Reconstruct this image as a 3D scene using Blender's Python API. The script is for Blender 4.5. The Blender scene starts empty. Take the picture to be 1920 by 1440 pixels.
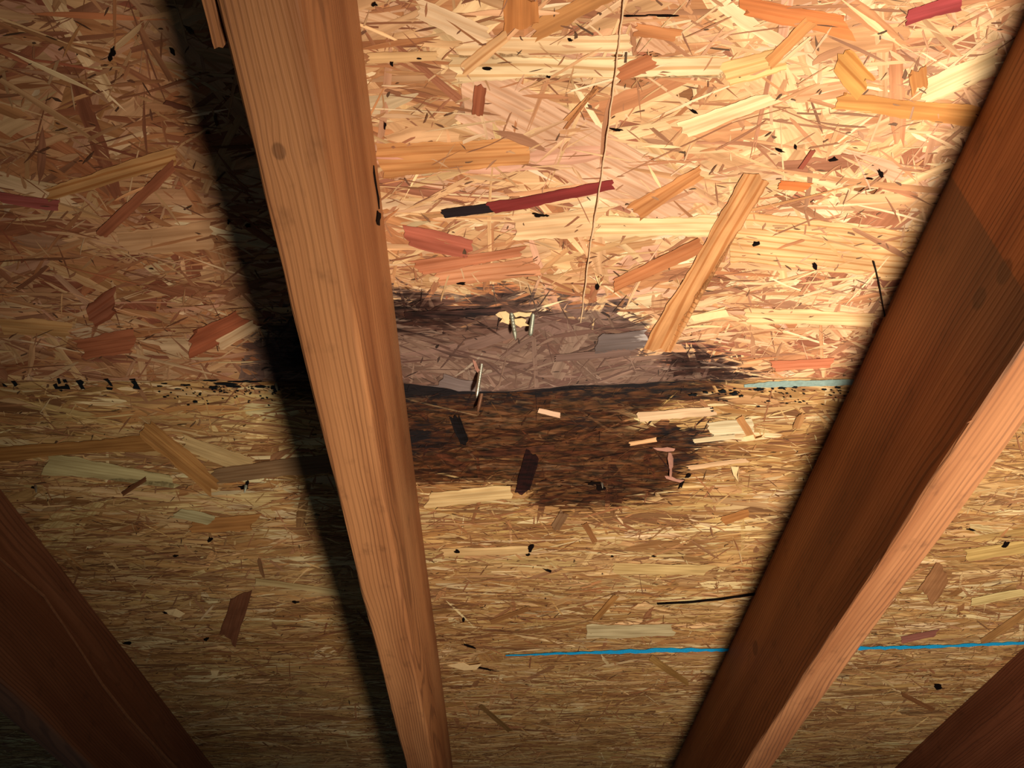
import bpy, math, random
import numpy as np
from mathutils import Matrix, Vector

random.seed(7)
RNG = np.random.default_rng(11)
SC = bpy.context.scene
COL = SC.collection

# ------------------------------------------------------------------ frame of the roof slope
# v: along the eave (right), u: down the slope, n: outwards to the sheathing. Metres, camera at v=u=n=0.
PITCH = math.radians(27)
ORIGIN = Vector((0.0, 0.0, 1.55))
AV = Vector((1, 0, 0))
AU = Vector((0, math.cos(PITCH), -math.sin(PITCH)))
AN = Vector((0, math.sin(PITCH), math.cos(PITCH)))
ROT = Matrix((AV, AU, AN)).transposed()
F = 1500.0                                    # focal length in pixels of a 1920x1440 frame
# camera axes (x right, y down, z forward) against the roof axes
_u = np.array([-25., 1410., 1500.]); _u /= np.linalg.norm(_u)
_v = np.array([1., -.004, .02]); _v -= _u * (_u @ _v); _v /= np.linalg.norm(_v)
_n = np.cross(_v, _u)
R_CV = np.stack([_v, _u, _n], 1)              # roof coordinates -> camera coordinates


def world(v, u, n):
    return ORIGIN + AV * v + AU * u + AN * n


D_SHEATH = .455                               # underside of the sheathing
D_RAFT = .321                                 # underside of the rafters
U_SEAM = None

# ------------------------------------------------------------------ camera
cam_data = bpy.data.cameras.new('camera')
cam_data.sensor_fit = 'HORIZONTAL'
cam_data.sensor_width = 36.0
cam_data.lens = F / 1920 * 36.0
cam_data.clip_start = .01
cam = bpy.data.objects.new('camera', cam_data)
COL.objects.link(cam)
_B = np.array(ROT) @ R_CV.T                    # camera coordinates -> world
_cx, _cy, _cz = Vector(_B[:, 0]), Vector(-_B[:, 1]), Vector(-_B[:, 2])
cam.matrix_world = Matrix.Translation(ORIGIN) @ Matrix((_cx, _cy, _cz)).transposed().to_4x4()
SC.camera = cam

# ------------------------------------------------------------------ world and light
SC.view_settings.view_transform = 'Standard'
SC.view_settings.look = 'None'
SC.view_settings.gamma = 1
SC.view_settings.use_curve_mapping = False
SC.view_settings.exposure = 0.0
w = bpy.data.worlds.new('attic_air'); SC.world = w
w.use_nodes = True
bg = w.node_tree.nodes['Background']
bg.inputs[0].default_value = (.46, .62, .68, 1)
bg.inputs[1].default_value = .045

ld = bpy.data.lights.new('work_lamp', 'SPOT')
ld.energy = 64
ld.color = (1, .89, .74)
ld.shadow_soft_size = .07
ld.spot_size = math.radians(102)
ld.spot_blend = 1.0
lamp = bpy.data.objects.new('work_lamp', ld)
COL.objects.link(lamp)
LV, LU, LN = .372, .14, -.43
lamp.location = world(LV, LU, LN)
aim = world(.42, .48, D_SHEATH) - lamp.location
lamp.rotation_euler = aim.to_track_quat('-Z', 'Y').to_euler()


# ------------------------------------------------------------------ helpers
def at(px, py, n=D_SHEATH):
    """roof coordinates (v, u) of the point seen at a pixel on the plane at n"""
    d = R_CV.T @ np.array([(px - 960) / F, (py - 720) / F, 1.0])
    d = d * (n / d[2])
    return d[0], d[1]


def at_u(px, py, u):
    d = R_CV.T @ np.array([(px - 960) / F, (py - 720) / F, 1.0])
    return d * (u / d[1])


def lin(c):
    c = np.asarray(c, float) / 255.0
    return np.where(c <= .04045, c / 12.92, ((c + .055) / 1.055) ** 2.4)


def tag(o, label=None, cat=None, group=None, kind=None):
    if label: o['label'] = label
    if cat: o['category'] = cat
    if group: o['group'] = group
    if kind: o['kind'] = kind
    return o


def build(name, verts, faces, mat, base=(0, 0, 0), parent=None, smooth=False, attrs=None, uv=None):
    """one mesh object; verts are given in roof coordinates, base is where its origin sits"""
    verts = np.asarray(verts, float) - np.asarray(base, float)
    me = bpy.data.meshes.new(name)
    me.from_pydata(verts.tolist(), [], faces if isinstance(faces, list) else faces.tolist())
    me.materials.append(mat)
    if attrs:
        for k, a in attrs.items():
            a = np.asarray(a, np.float32)
            if a.ndim == 2:
                at_ = me.attributes.new(k, 'FLOAT_COLOR', 'POINT')
                at_.data.foreach_set('color', np.concatenate([a, np.ones((len(a), 1), np.float32)], 1).ravel())
            else:
                at_ = me.attributes.new(k, 'FLOAT', 'POINT')
                at_.data.foreach_set('value', a)
    if uv is not None:
        a_ = me.attributes.new('grain', 'FLOAT_VECTOR', 'POINT')
        a_.data.foreach_set('vector', np.asarray(uv, np.float32).ravel())
    if smooth:
        me.polygons.foreach_set('use_smooth', [True] * len(me.polygons))
    me.update()
    o = bpy.data.objects.new(name, me)
    COL.objects.link(o)
    m = Matrix.Translation(world(*base)) @ ROT.to_4x4()
    if parent is not None:
        o.parent = parent
        o.matrix_parent_inverse = Matrix.Identity(4)
        pb = parent.get('_b')
        o.matrix_local = Matrix.Translation(Vector(base) - Vector(PB[parent.name]))
    else:
        o.matrix_world = m
    PB[o.name] = tuple(base)
    return o


PB = {}


class NT:
    """small node-tree writer"""
    def __init__(s, name):
        s.m = bpy.data.materials.new(name); s.m.use_nodes = True
        s.t = s.m.node_tree; s.b = s.t.nodes['Principled BSDF']

    def n(s, kind, **kw):
        nd = s.t.nodes.new(kind)
        for k, v in kw.items(): setattr(nd, k, v)
        return nd

    def put(s, sock, v):
        if hasattr(v, 'is_output') or isinstance(v, bpy.types.NodeSocket): s.t.links.new(v, sock)
        elif isinstance(v, (tuple, list)) and len(v) == 3 and sock.type == 'RGBA': sock.default_value = (*v, 1)
        else: sock.default_value = v

    def math(s, op, a, b=0.0, c=None):
        nd = s.n('ShaderNodeMath', operation=op)
        s.put(nd.inputs[0], a); s.put(nd.inputs[1], b)
        if c is not None: s.put(nd.inputs[2], c)
        return nd.outputs[0]

    def vec(s, op, a, b):
        nd = s.n('ShaderNodeVectorMath', operation=op)
        s.put(nd.inputs[0], a); s.put(nd.inputs[1], b)
        return nd.outputs['Value'] if op in ('LENGTH', 'DISTANCE') else nd.outputs[0]

    def noise(s, vec, scale, detail=2, rough=.5, color=False, dist=0.0):
        nd = s.n('ShaderNodeTexNoise')
        s.put(nd.inputs['Vector'], vec)
        nd.inputs['Scale'].default_value = scale; nd.inputs['Detail'].default_value = detail
        nd.inputs['Roughness'].default_value = rough; nd.inputs['Distortion'].default_value = dist
        return nd.outputs['Color' if color else 0]

    def mix(s, fac, a, b, mode='MIX'):
        nd = s.n('ShaderNodeMix', data_type='RGBA', blend_type=mode)
        s.put(nd.inputs[0], fac); s.put(nd.inputs[6], a); s.put(nd.inputs[7], b)
        return nd.outputs[2]

    def ramp(s, v, a, b, lo=0.0, hi=1.0, smooth=True):
        nd = s.n('ShaderNodeMapRange', interpolation_type='SMOOTHSTEP' if smooth else 'LINEAR')
        s.put(nd.inputs[0], v)
        nd.inputs[1].default_value = a; nd.inputs[2].default_value = b
        nd.inputs[3].default_value = lo; nd.inputs[4].default_value = hi
        return nd.outputs[0]

    def attr(s, name, out='Fac'):
        nd = s.n('ShaderNodeAttribute', attribute_name=name)
        return nd.outputs[out]

    def obj(s):
        return s.n('ShaderNodeTexCoord').outputs['Object']

    def bump(s, h, strength, dist):
        nd = s.n('ShaderNodeBump')
        s.put(nd.inputs['Height'], h); nd.inputs['Strength'].default_value = strength
        nd.inputs['Distance'].default_value = dist
        s.t.links.new(nd.outputs[0], s.b.inputs['Normal'])

    def done(s, col, rough=.8, spec=.15, metal=0.0):
        s.put(s.b.inputs['Base Color'], col)
        s.put(s.b.inputs['Roughness'], rough)
        s.b.inputs['Specular IOR Level'].default_value = spec
        s.b.inputs['Metallic'].default_value = metal
        return s.m


# ------------------------------------------------------------------ materials
def osb_material():
    t = NT('oriented_strand_board')
    c = t.attr('tint', 'Color')
    g = t.attr('grain', 'Vector')
    o = t.obj()
    # grain of each strand: fibre streaks and late-wood bands along its length
    fib = t.noise(t.vec('MULTIPLY', g, (14, 520, 1)), 1.0, 3, .6)
    c = t.mix(1.0, c, t.mix(fib, (.66, .62, .58), (1.26, 1.28, 1.30)), 'MULTIPLY')
    wob = t.noise(t.vec('MULTIPLY', g, (9, 60, 1)), 1.0, 1)
    sx = t.n('ShaderNodeSeparateXYZ'); t.put(sx.inputs[0], g)
    ph = t.math('ADD', t.math('MULTIPLY', sx.outputs[1], 1150.0), t.math('MULTIPLY', wob, 9.0))
    band = t.ramp(t.math('SINE', ph), .35, .95)
    c = t.mix(t.math('MULTIPLY', band, t.attr('bands')), c, t.mix(1.0, c, (.70, .52, .36), 'MULTIPLY'))
    sv = t.noise(t.vec('MULTIPLY', g, (16, 130, 1)), 1.0, 2)
    c = t.mix(1.0, c, t.mix(t.ramp(sv, .25, .75), (.74, .69, .64), (1.18, 1.20, 1.22)), 'MULTIPLY')
    # blotches and resin specks
    bl = t.noise(t.vec('MULTIPLY', o, (30, 60, 1)), 1.0, 3)
    c = t.mix(1.0, c, t.mix(bl, (.78, .76, .74), (1.18, 1.18, 1.18)), 'MULTIPLY')
    # water stain: frayed along the strands
    fr = t.noise(t.vec('MULTIPLY', o, (28, 230, 1)), 1.0, 4, .62)
    fr2 = t.noise(t.vec('MULTIPLY', o, (70, 190, 1)), 1.0, 3, .6)
    resp = t.attr('resp')
    off = t.math('ADD', t.math('MULTIPLY', t.math('SUBTRACT', fr, .5), .055), t.math('MULTIPLY', t.math('SUBTRACT', fr2, .5), .02))
    off = t.math('ADD', off, resp)
    mg = t.ramp(t.math('ADD', t.attr('grey'), off), -.003, .004)
    md = t.ramp(t.math('ADD', t.attr('dark'), off), -.006, .010)
    mk = t.ramp(t.math('ADD', t.attr('mould'), off), -.004, .006)
    lum = t.n('ShaderNodeRGBToBW'); t.put(lum.inputs[0], c)
    gc = t.mix(.45, t.mix(1.0, c, (.34, .27, .26), 'MULTIPLY'), t.mix(lum.outputs[0], (.035, .025, .022), (.36, .28, .25)))
    c = t.mix(mg, c, gc)
    # brown rot: darker at the rim of the stain
    dc = t.mix(1.0, c, t.mix(t.ramp(fr2, .3, .7), (.032, .022, .026), (.27, .165, .138)), 'MULTIPLY')
    c = t.mix(t.math('MULTIPLY', md, .97), c, dc)
    mould_shade_core = t.ramp(t.math('ADD', t.attr('mould'), t.math('MULTIPLY', off, .35)), .013, .019, 0, .97)  # solid black: heart of the mould plus a painted shadow line under the lip
    c = t.mix(t.math('MULTIPLY', mk, t.math('MAXIMUM', mould_shade_core, t.ramp(fr2, .28, .62, .98, .35))), c, (.009, .007, .008))
    t.bump(t.math('ADD', fib, t.math('MULTIPLY', bl, .6)), .35, .0012)
    return t.done(c, .72, .2)


def rafter_material(name, early, late, pith, knots=(), stains=(), ring=.0042, off=0.0, dark=1.0, patch=None):
    """solid wood: rings about a pith line that runs along the board"""
    t = NT(name)
    o = t.obj()
    p = t.vec('MULTIPLY', o, (1, .035, 1))
    lowf = t.noise(t.vec('ADD', t.vec('MULTIPLY', o, (9, 2.2, 9)), (off, off * 2, off)), 1.0, 2, .5, True)
    p = t.vec('ADD', p, t.vec('MULTIPLY', t.vec('SUBTRACT', lowf, (.5, .5, .5)), (.030, 0, .030)))
    midf = t.noise(t.vec('MULTIPLY', o, (40, 9, 40)), 1.0, 2, .5, True)
    p = t.vec('ADD', p, t.vec('MULTIPLY', t.vec('SUBTRACT', midf, (.5, .5, .5)), (.0035, 0, .0035)))
    for (kv, ku, kn, kr) in knots:               # grain flows round the knots
        dv = t.vec('MULTIPLY', t.vec('SUBTRACT', o, (kv, ku, kn)), (1, .45, 1))
        f = t.ramp(t.vec('LENGTH', dv, (0, 0, 0)), 0, kr * 3.2, 1, 0)
        cmb = t.n('ShaderNodeCombineXYZ'); t.put(cmb.inputs[0], t.math('MULTIPLY', f, kr * 1.1)); t.put(cmb.inputs[2], t.math('MULTIPLY', f, kr * .8))
        p = t.vec('ADD', p, cmb.outputs[0])
    p = t.vec('MULTIPLY', t.vec('SUBTRACT', p, pith), (1, 0, 1))
    r = t.vec('LENGTH', p, (0, 0, 0))
    s = t.math('SINE', t.math('MULTIPLY', r, 2 * math.pi / ring))
    rg = t.ramp(s, .1, .98)
    fib = t.noise(t.vec('MULTIPLY', o, (420, 7, 420)), 1.0, 3, .65)
    var = t.noise(t.vec('ADD', t.vec('MULTIPLY', o, (26, 2.0, 26)), (off, 0, 3)), 1.0, 3, .55)
    e2 = tuple(x * y for x, y in zip(early, (.62, .52, .46)))
    c = t.mix(t.ramp(var, .33, .68), early, e2)
    c = t.mix(t.math('MULTIPLY', t.math('MULTIPLY', rg, t.ramp(fib, .2, .8, .3, .9)), t.ramp(t.noise(t.vec('MULTIPLY', o, (30, 1.5, 30)), 1.0, 2), .36, .60, .15, 1.0)), c, late)
    c = t.mix(1.0, c, t.mix(fib, (.74, .72, .70), (1.22, 1.22, 1.22)), 'MULTIPLY')
    dirt = t.noise(t.vec('MULTIPLY', o, (60, 30, 60)), 1.0, 4, .6)
    c = t.mix(t.ramp(dirt, .55, .8, 0, .45), c, tuple(x * .35 for x in late))
    for (kv, ku, kn, kr) in knots:
        dv = t.vec('MULTIPLY', t.vec('SUBTRACT', o, (kv, ku, kn)), (1, .7, 1))
        ln = t.math('ADD', t.vec('LENGTH', dv, (0, 0, 0)), t.math('MULTIPLY', t.math('SUBTRACT', dirt, .5), kr * .5))
        c = t.mix(t.ramp(ln, kr * .75, kr * 1.15, .5, 0), c, tuple(x * .30 for x in late))
        c = t.mix(t.ramp(ln, 0, kr * .8, .3, 0), c, e2)
    for (kv, ku, kn, rv, ru, col, amt) in stains:
        dv = t.vec('DIVIDE', t.vec('SUBTRACT', o, (kv, ku, kn)), (rv, ru, rv * 1.0))
        ln = t.math('ADD', t.vec('LENGTH', dv, (0, 0, 0)), t.math('MULTIPLY', t.math('SUBTRACT', var, .5), 1.2))
        c = t.mix(t.ramp(ln, .5, 1.1, amt, 0), c, col)
    if patch:                                     # darker grey-brown patch with one straight edge
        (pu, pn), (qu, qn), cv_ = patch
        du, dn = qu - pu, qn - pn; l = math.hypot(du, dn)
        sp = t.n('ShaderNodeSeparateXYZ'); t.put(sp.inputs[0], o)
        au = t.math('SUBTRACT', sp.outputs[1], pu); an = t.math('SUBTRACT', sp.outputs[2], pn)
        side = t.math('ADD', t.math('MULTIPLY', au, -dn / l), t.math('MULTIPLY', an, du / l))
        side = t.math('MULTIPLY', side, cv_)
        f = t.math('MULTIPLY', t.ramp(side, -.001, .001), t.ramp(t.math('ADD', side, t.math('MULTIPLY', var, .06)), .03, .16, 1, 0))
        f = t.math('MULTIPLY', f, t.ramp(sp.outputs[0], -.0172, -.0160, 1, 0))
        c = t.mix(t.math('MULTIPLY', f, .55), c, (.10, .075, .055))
    if dark != 1.0: c = t.mix(1.0, c, (dark, dark, dark), 'MULTIPLY')
    t.bump(t.math('ADD', t.math('MULTIPLY', rg, .5), fib), .4, .0008)
    return t.done(c, .62, .25)


def plain(name, col, rough=.8, spec=.2, metal=0.0, var=.25, scale=300):
    t = NT(name)
    nz = t.noise(t.obj(), scale, 3)
    c = t.mix(nz, tuple(x * (1 - var) for x in col), tuple(x * (1 + var) for x in col))
    t.bump(nz, .2, .0005)
    return t.done(c, rough, spec, metal)


def L3(*c): return tuple(float(x) for x in lin(c))


M_OSB = osb_material()
M_STEEL = plain('galvanised_steel', L3(190, 185, 165), .35, .5, .85, .35, 900)
M_DULL = plain('dull_steel', L3(150, 150, 130), .5, .5, .6, .4, 900)
M_RUST = plain('rusty_steel', L3(120, 80, 55), .6, .4, .4, .5, 900)
M_BLUE = plain('blue_chalk', L3(30, 160, 215), .9, .1, 0, .45, 500)
M_PALEBLUE = plain('pale_edge_sealer', L3(140, 160, 150), .8, .2, 0, .35, 400)
M_INK = plain('black_ink', L3(14, 16, 18), .7, .2, 0, .4, 600)
M_CRACK = plain('crack_shadow_wood', L3(20, 12, 10), .9, .05, 0, .4, 600)
M_THREAD = plain('tan_thread', L3(215, 180, 140), .8, .2, 0, .35, 500)
M_HAIR = plain('dark_thread', L3(25, 20, 14), .7, .2, 0, .3, 500)
M_CHIP = plain('fresh_torn_wood', L3(240, 205, 150), .8, .15, 0, .15, 250)
M_CHIPD = plain('stained_torn_wood', L3(180, 128, 108), .8, .15, 0, .25, 250)
M_FELT = plain('black_roof_felt', L3(24, 22, 24), .95, .05, 0, .3, 200)

# ------------------------------------------------------------------ sheathing
U_SEAM = float(np.mean([at(x, y)[1] for x, y in ((0, 712), (300, 712), (570, 711), (1400, 714), (1600, 709))]))


def bulge(v, u, upper):
    """the swollen lip of the wet upper sheet hangs towards the attic"""
    if not upper:
        return .0015 * np.exp(-((v + .02) / .12) ** 2) * np.exp(-np.abs(u - U_SEAM) / .03) * -1
    b = .0115 * np.exp(-((v + .022) / np.where(v < -.022, .045, .075)) ** 2) * np.exp(-np.abs(u - U_SEAM) / .03)
    b += .0050 * np.exp(-((v - .075) / .09) ** 2) * np.exp(-np.abs(u - U_SEAM) / .03)
    return b


def seam_edge(v):
    return .0007 * np.sin(v * 61 + 1) + .0006 * np.sin(v * 170) + .0005 * np.sin(v * 420 + 2)


def sdf(P, poly):
    """signed distance (positive inside) of points to a polygon, both in roof (v, u)"""
    poly = np.asarray(poly); x, y = P[:, 0], P[:, 1]
    best = np.full(len(P), 1e9); ins = np.zeros(len(P), bool)
    for (ax, ay), (bx, by) in zip(poly, np.roll(poly, -1, 0)):
        ex, ey = bx - ax, by - ay
        h = np.clip(((x - ax) * ex + (y - ay) * ey) / (ex * ex + ey * ey), 0, 1)
        best = np.minimum(best, (x - ax - h * ex) ** 2 + (y - ay - h * ey) ** 2)
        c = ((ay > y) != (by > y)) & (x < (bx - ax) * (y - ay) / (by - ay + 1e-12) + ax)
        ins ^= c
    return np.where(ins, 1, -1) * np.sqrt(best)


def polys(lst): return [[at(*p) for p in q] for q in lst]


GREY_U = polys([[(700, 535), (800, 552), (860, 562), (905, 545), (1010, 545), (1060, 575), (1120, 574), (1190, 580), (1208, 604), (1200, 625), (1230, 650), (1300, 645), (1360, 672), (1412, 712), (1410, 760), (700, 760)],
                [(460, 660), (500, 600), (620, 560), (640, 740), (480, 725)]])
DARK_U = polys([[(1250, 668), (1300, 650), (1350, 675), (1400, 700), (1412, 716), (1260, 716)], [(700, 548), (770, 560), (870, 585), (940, 600), (930, 612), (760, 620), (700, 600)]])
MOULD_U = polys([[(868, 577), (905, 550), (960, 545), (1010, 550), (1050, 566), (1010, 574), (950, 578), (915, 588), (880, 588)],
                 [(1150, 577), (1192, 582), (1206, 603), (1190, 600), (1172, 586)],
                 [(500, 655), (520, 600), (620, 570), (650, 715), (520, 715)]])
DARK_L = polys([[(690, 680), (1370, 700), (1345, 742), (1250, 760), (1200, 790), (1330, 795), (1335, 830), (1315, 850), (1290, 885), (1285, 905), (1230, 940), (1100, 955), (1010, 955), (985, 918), (900, 905), (690, 908)],
                [(480, 700), (640, 700), (640, 760), (560, 752)]])
MOULD_SHADE_L = polys([[(690, 680), (1380, 690), (1395, 722), (1290, 741), (1200, 752), (1090, 756), (1000, 762), (900, 766), (690, 775)],  # band along the joint: blackened wood with the lip's shade painted in
                 [(1230, 796), (1325, 796), (1335, 815), (1320, 842), (1290, 836), (1240, 818)],
                 [(1280, 850), (1335, 846), (1300, 878), (1262, 884), (1240, 880)],
                 [(1078, 765), (1110, 765), (1110, 792), (1080, 792)],
                 [(690, 780), (830, 785), (860, 830), (700, 880)]])


def stain_attr(P, lst):
    r = np.full(len(P), -.08)
    for q in lst: r = np.maximum(r, sdf(P, q))
    return np.clip(r, -.08, .08)


class Flakes:
    def __init__(s, upper):
        s.upper = upper; s.V = []; s.Fc = []; s.C = []; s.G = []; s.B = []; s.R = []; s.nv = 0

    def add(s, V, Fc, C, G, B, R):
        s.V.append(V); s.Fc.append(Fc + s.nv); s.nv += len(V)
        s.C.append(C); s.G.append(G); s.B.append(B); s.R.append(R)

    def random(s, cv, cu, ang, L, W, col, lift, a, b, bands, resp, jag=.08, taper=.35):
        N = len(cv)
        ss = np.linspace(0, 1, a + 1)[None, :, None]; tt = np.linspace(-.5, .5, b + 1)[None, None, :]
        shp = (N, a + 1, b + 1)
        ss = np.broadcast_to(ss, shp).copy(); tt = np.broadcast_to(tt, shp)
        j0 = RNG.normal(0, jag, (N, 1, b + 1)); j1 = RNG.normal(0, jag, (N, 1, b + 1))
        sl0 = RNG.normal(0, .7, (N, 1, 1)) * (W / L)[:, None, None] * tt; sl1 = RNG.normal(0, .7, (N, 1, 1)) * (W / L)[:, None, None] * tt
        e = ss * ss * (3 - 2 * ss)
        se = ss + (1 - e) * np.maximum(j0 + sl0, -.3) * (ss < .99) + e * np.minimum(j1 + sl1, .3)
        tp = 1 - RNG.uniform(0, taper, (N, 1, 1)) * np.abs(2 * ss - 1) ** 2
        wv = 1 + RNG.normal(0, .09, (N, a + 1, 1)) if a > 1 else 1.0
        lx = L[:, None, None] * (se - .5)
        ly = W[:, None, None] * tt * tp * wv
        bend = RNG.normal(0, .015, (N, 1, 1)) * L[:, None, None] * (2 * ss - 1) ** 2
        ly = ly + bend
        ca, sa = np.cos(ang)[:, None, None], np.sin(ang)[:, None, None]
        v = cv[:, None, None] + lx * ca - ly * sa
        u = cu[:, None, None] + lx * sa + ly * ca
        tilt = RNG.normal(0, .00006, (N, 1, 1)) * (2 * ss - 1)
        n = D_SHEATH - lift[:, None, None] - tilt + 0 * u
        V = np.stack([v, u, n], -1).reshape(-1, 3)
        i = np.arange(a)[:, None]; k = np.arange(b)[None, :]
        q = np.stack([i * (b + 1) + k, i * (b + 1) + k + 1, (i + 1) * (b + 1) + k + 1, (i + 1) * (b + 1) + k], -1).reshape(-1, 4)
        Fc = (np.arange(N)[:, None, None] * ((a + 1) * (b + 1)) + q[None]).reshape(-1, 4)
        gx = lx + RNG.uniform(0, 50, (N, 1, 1)); gy = W[:, None, None] * tt + RNG.uniform(0, 50, (N, 1, 1)) + 0 * gx
        G = np.stack([gx, gy, 0 * gx], -1).reshape(-1, 3)
        k_ = (a + 1) * (b + 1)
        s.add(V, Fc, np.repeat(col, k_, 0), G, np.repeat(bands, k_), np.repeat(resp, k_))

    def named(s, p0, p1, wpx, col, lift=.0009, bands=.3, resp=0.0, jag=1.0, w1=None):
        """one strand laid from p0 to p1, wpx across (pixels of the photograph, measured on the board)"""
        p0 = np.array(p0, float); p1 = np.array(p1, float)
        d = (p1 - p0) / np.linalg.norm(p1 - p0); pr = np.array([-d[1], d[0]])
        Lp = np.linalg.norm(p1 - p0)
        a = max(6, int(Lp / 10)); b = 6
        w1 = w1 or wpx
        V = []; G = []
        o0 = RNG.uniform(0, 50); o1 = RNG.uniform(0, 50)
        j = (RNG.normal(0, .45, (2, 1)) * np.linspace(-.5, .5, b + 1)[None] + RNG.normal(0, .11, (2, b + 1))) * jag * min(wpx, 44); ej = np.cumsum(RNG.normal(0, .030, (2, a + 1)), 1) * min(wpx, 40) * 1.0 + RNG.normal(0, .010, (2, a + 1)) * min(wpx, 40)
        A = np.array(at(*p0)); Bq = np.array(at(*p1)); Lm = np.linalg.norm(Bq - A)
        Wm = np.linalg.norm(np.array(at(*(p0 + pr * wpx / 2))) - np.array(at(*(p0 - pr * wpx / 2))))
        for i in range(a + 1):
            for k in range(b + 1):
                t = i / a; x = t - 0.0; q = k / b - .5
                ww = wpx + (w1 - wpx) * t
                P = p0 + d * (Lp * t + (j[0, k] if i == 0 else j[1, k] if i == a else 0)) + pr * (q * ww + (ej[0, i] if k == 0 else ej[1, i] if k == b else 0))
                vv, uu = at(P[0], P[1]); V.append((vv, uu, D_SHEATH - lift)); G.append((o0 + t * Lm, o1 + q * Wm, 0))
        i = np.arange(a)[:, None]; k = np.arange(b)[None, :]
        q = np.stack([i * (b + 1) + k, i * (b + 1) + k + 1, (i + 1) * (b + 1) + k + 1, (i + 1) * (b + 1) + k], -1).reshape(-1, 4)
        nn = len(V)
        s.add(np.array(V), q, np.repeat(lin(col)[None], nn, 0), np.array(G), np.full(nn, bands), np.full(nn, resp))

    def finish(s, name, base):
        V = np.concatenate(s.V); Fc = np.concatenate(s.Fc)
        C = np.concatenate(s.C); G = np.concatenate(s.G); B = np.concatenate(s.B); R = np.concatenate(s.R)
        edge = U_SEAM + seam_edge(V[:, 0])
        V[:, 1] = np.minimum(V[:, 1], edge - .0006) if s.upper else np.maximum(V[:, 1], edge + .0006)
        V[:, 2] -= bulge(V[:, 0], V[:, 1], s.upper)
        P = V[:, :2]
        at_ = dict(tint=np.clip(C, 0, 1), bands=B, resp=R)
        at_['grey'] = stain_attr(P, GREY_U) if s.upper else np.full(len(P), -.08)
        at_['dark'] = stain_attr(P, DARK_U if s.upper else DARK_L)
        at_['mould'] = stain_attr(P, MOULD_U if s.upper else MOULD_SHADE_L)  # on the lower board also holds the lip's painted shade
        return build(name, V, Fc, M_OSB, base, attrs=at_, uv=G)


PAL_U = lin([(232, 194, 146), (224, 178, 130), (208, 158, 112), (198, 140, 92), (184, 118, 76), (156, 90, 62), (218, 168, 136), (244, 216, 172), (146, 80, 60)])
PW_U = np.array([.17, .19, .15, .12, .09, .07, .11, .09, .03])
PAL_L = lin([(220, 184, 128), (206, 164, 106), (190, 144, 88), (172, 122, 70), (146, 98, 56), (234, 208, 158), (186, 142, 96), (116, 74, 46)])
PW_L = np.array([.17, .19, .17, .15, .12, .10, .06, .06])


def pick(N, pal, pw, shift=1.0):
    c = pal[RNG.choice(len(pal), N, p=pw / pw.sum())]
    return c * np.exp(RNG.normal(0, .10, (N, 1))) * np.exp(RNG.normal(0, .035, (N, 3))) * shift


FIELD = [(RNG.normal(0, 9), RNG.normal(0, 26), RNG.uniform(0, 6.28)) for _ in range(14)]


def field(v, u):
    return sum(np.sin(a * v + b * u + p) for a, b, p in FIELD) / math.sqrt(len(FIELD) / 2)


def visible(v, u, m):
    """inside the wedge of the board that can be seen, with a margin m"""
    hw = (u * .71 + .50) * .46 + .12
    return (np.abs(v) < hw + m) & (u > .10 - m) & (u < 1.52 + m)


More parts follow.
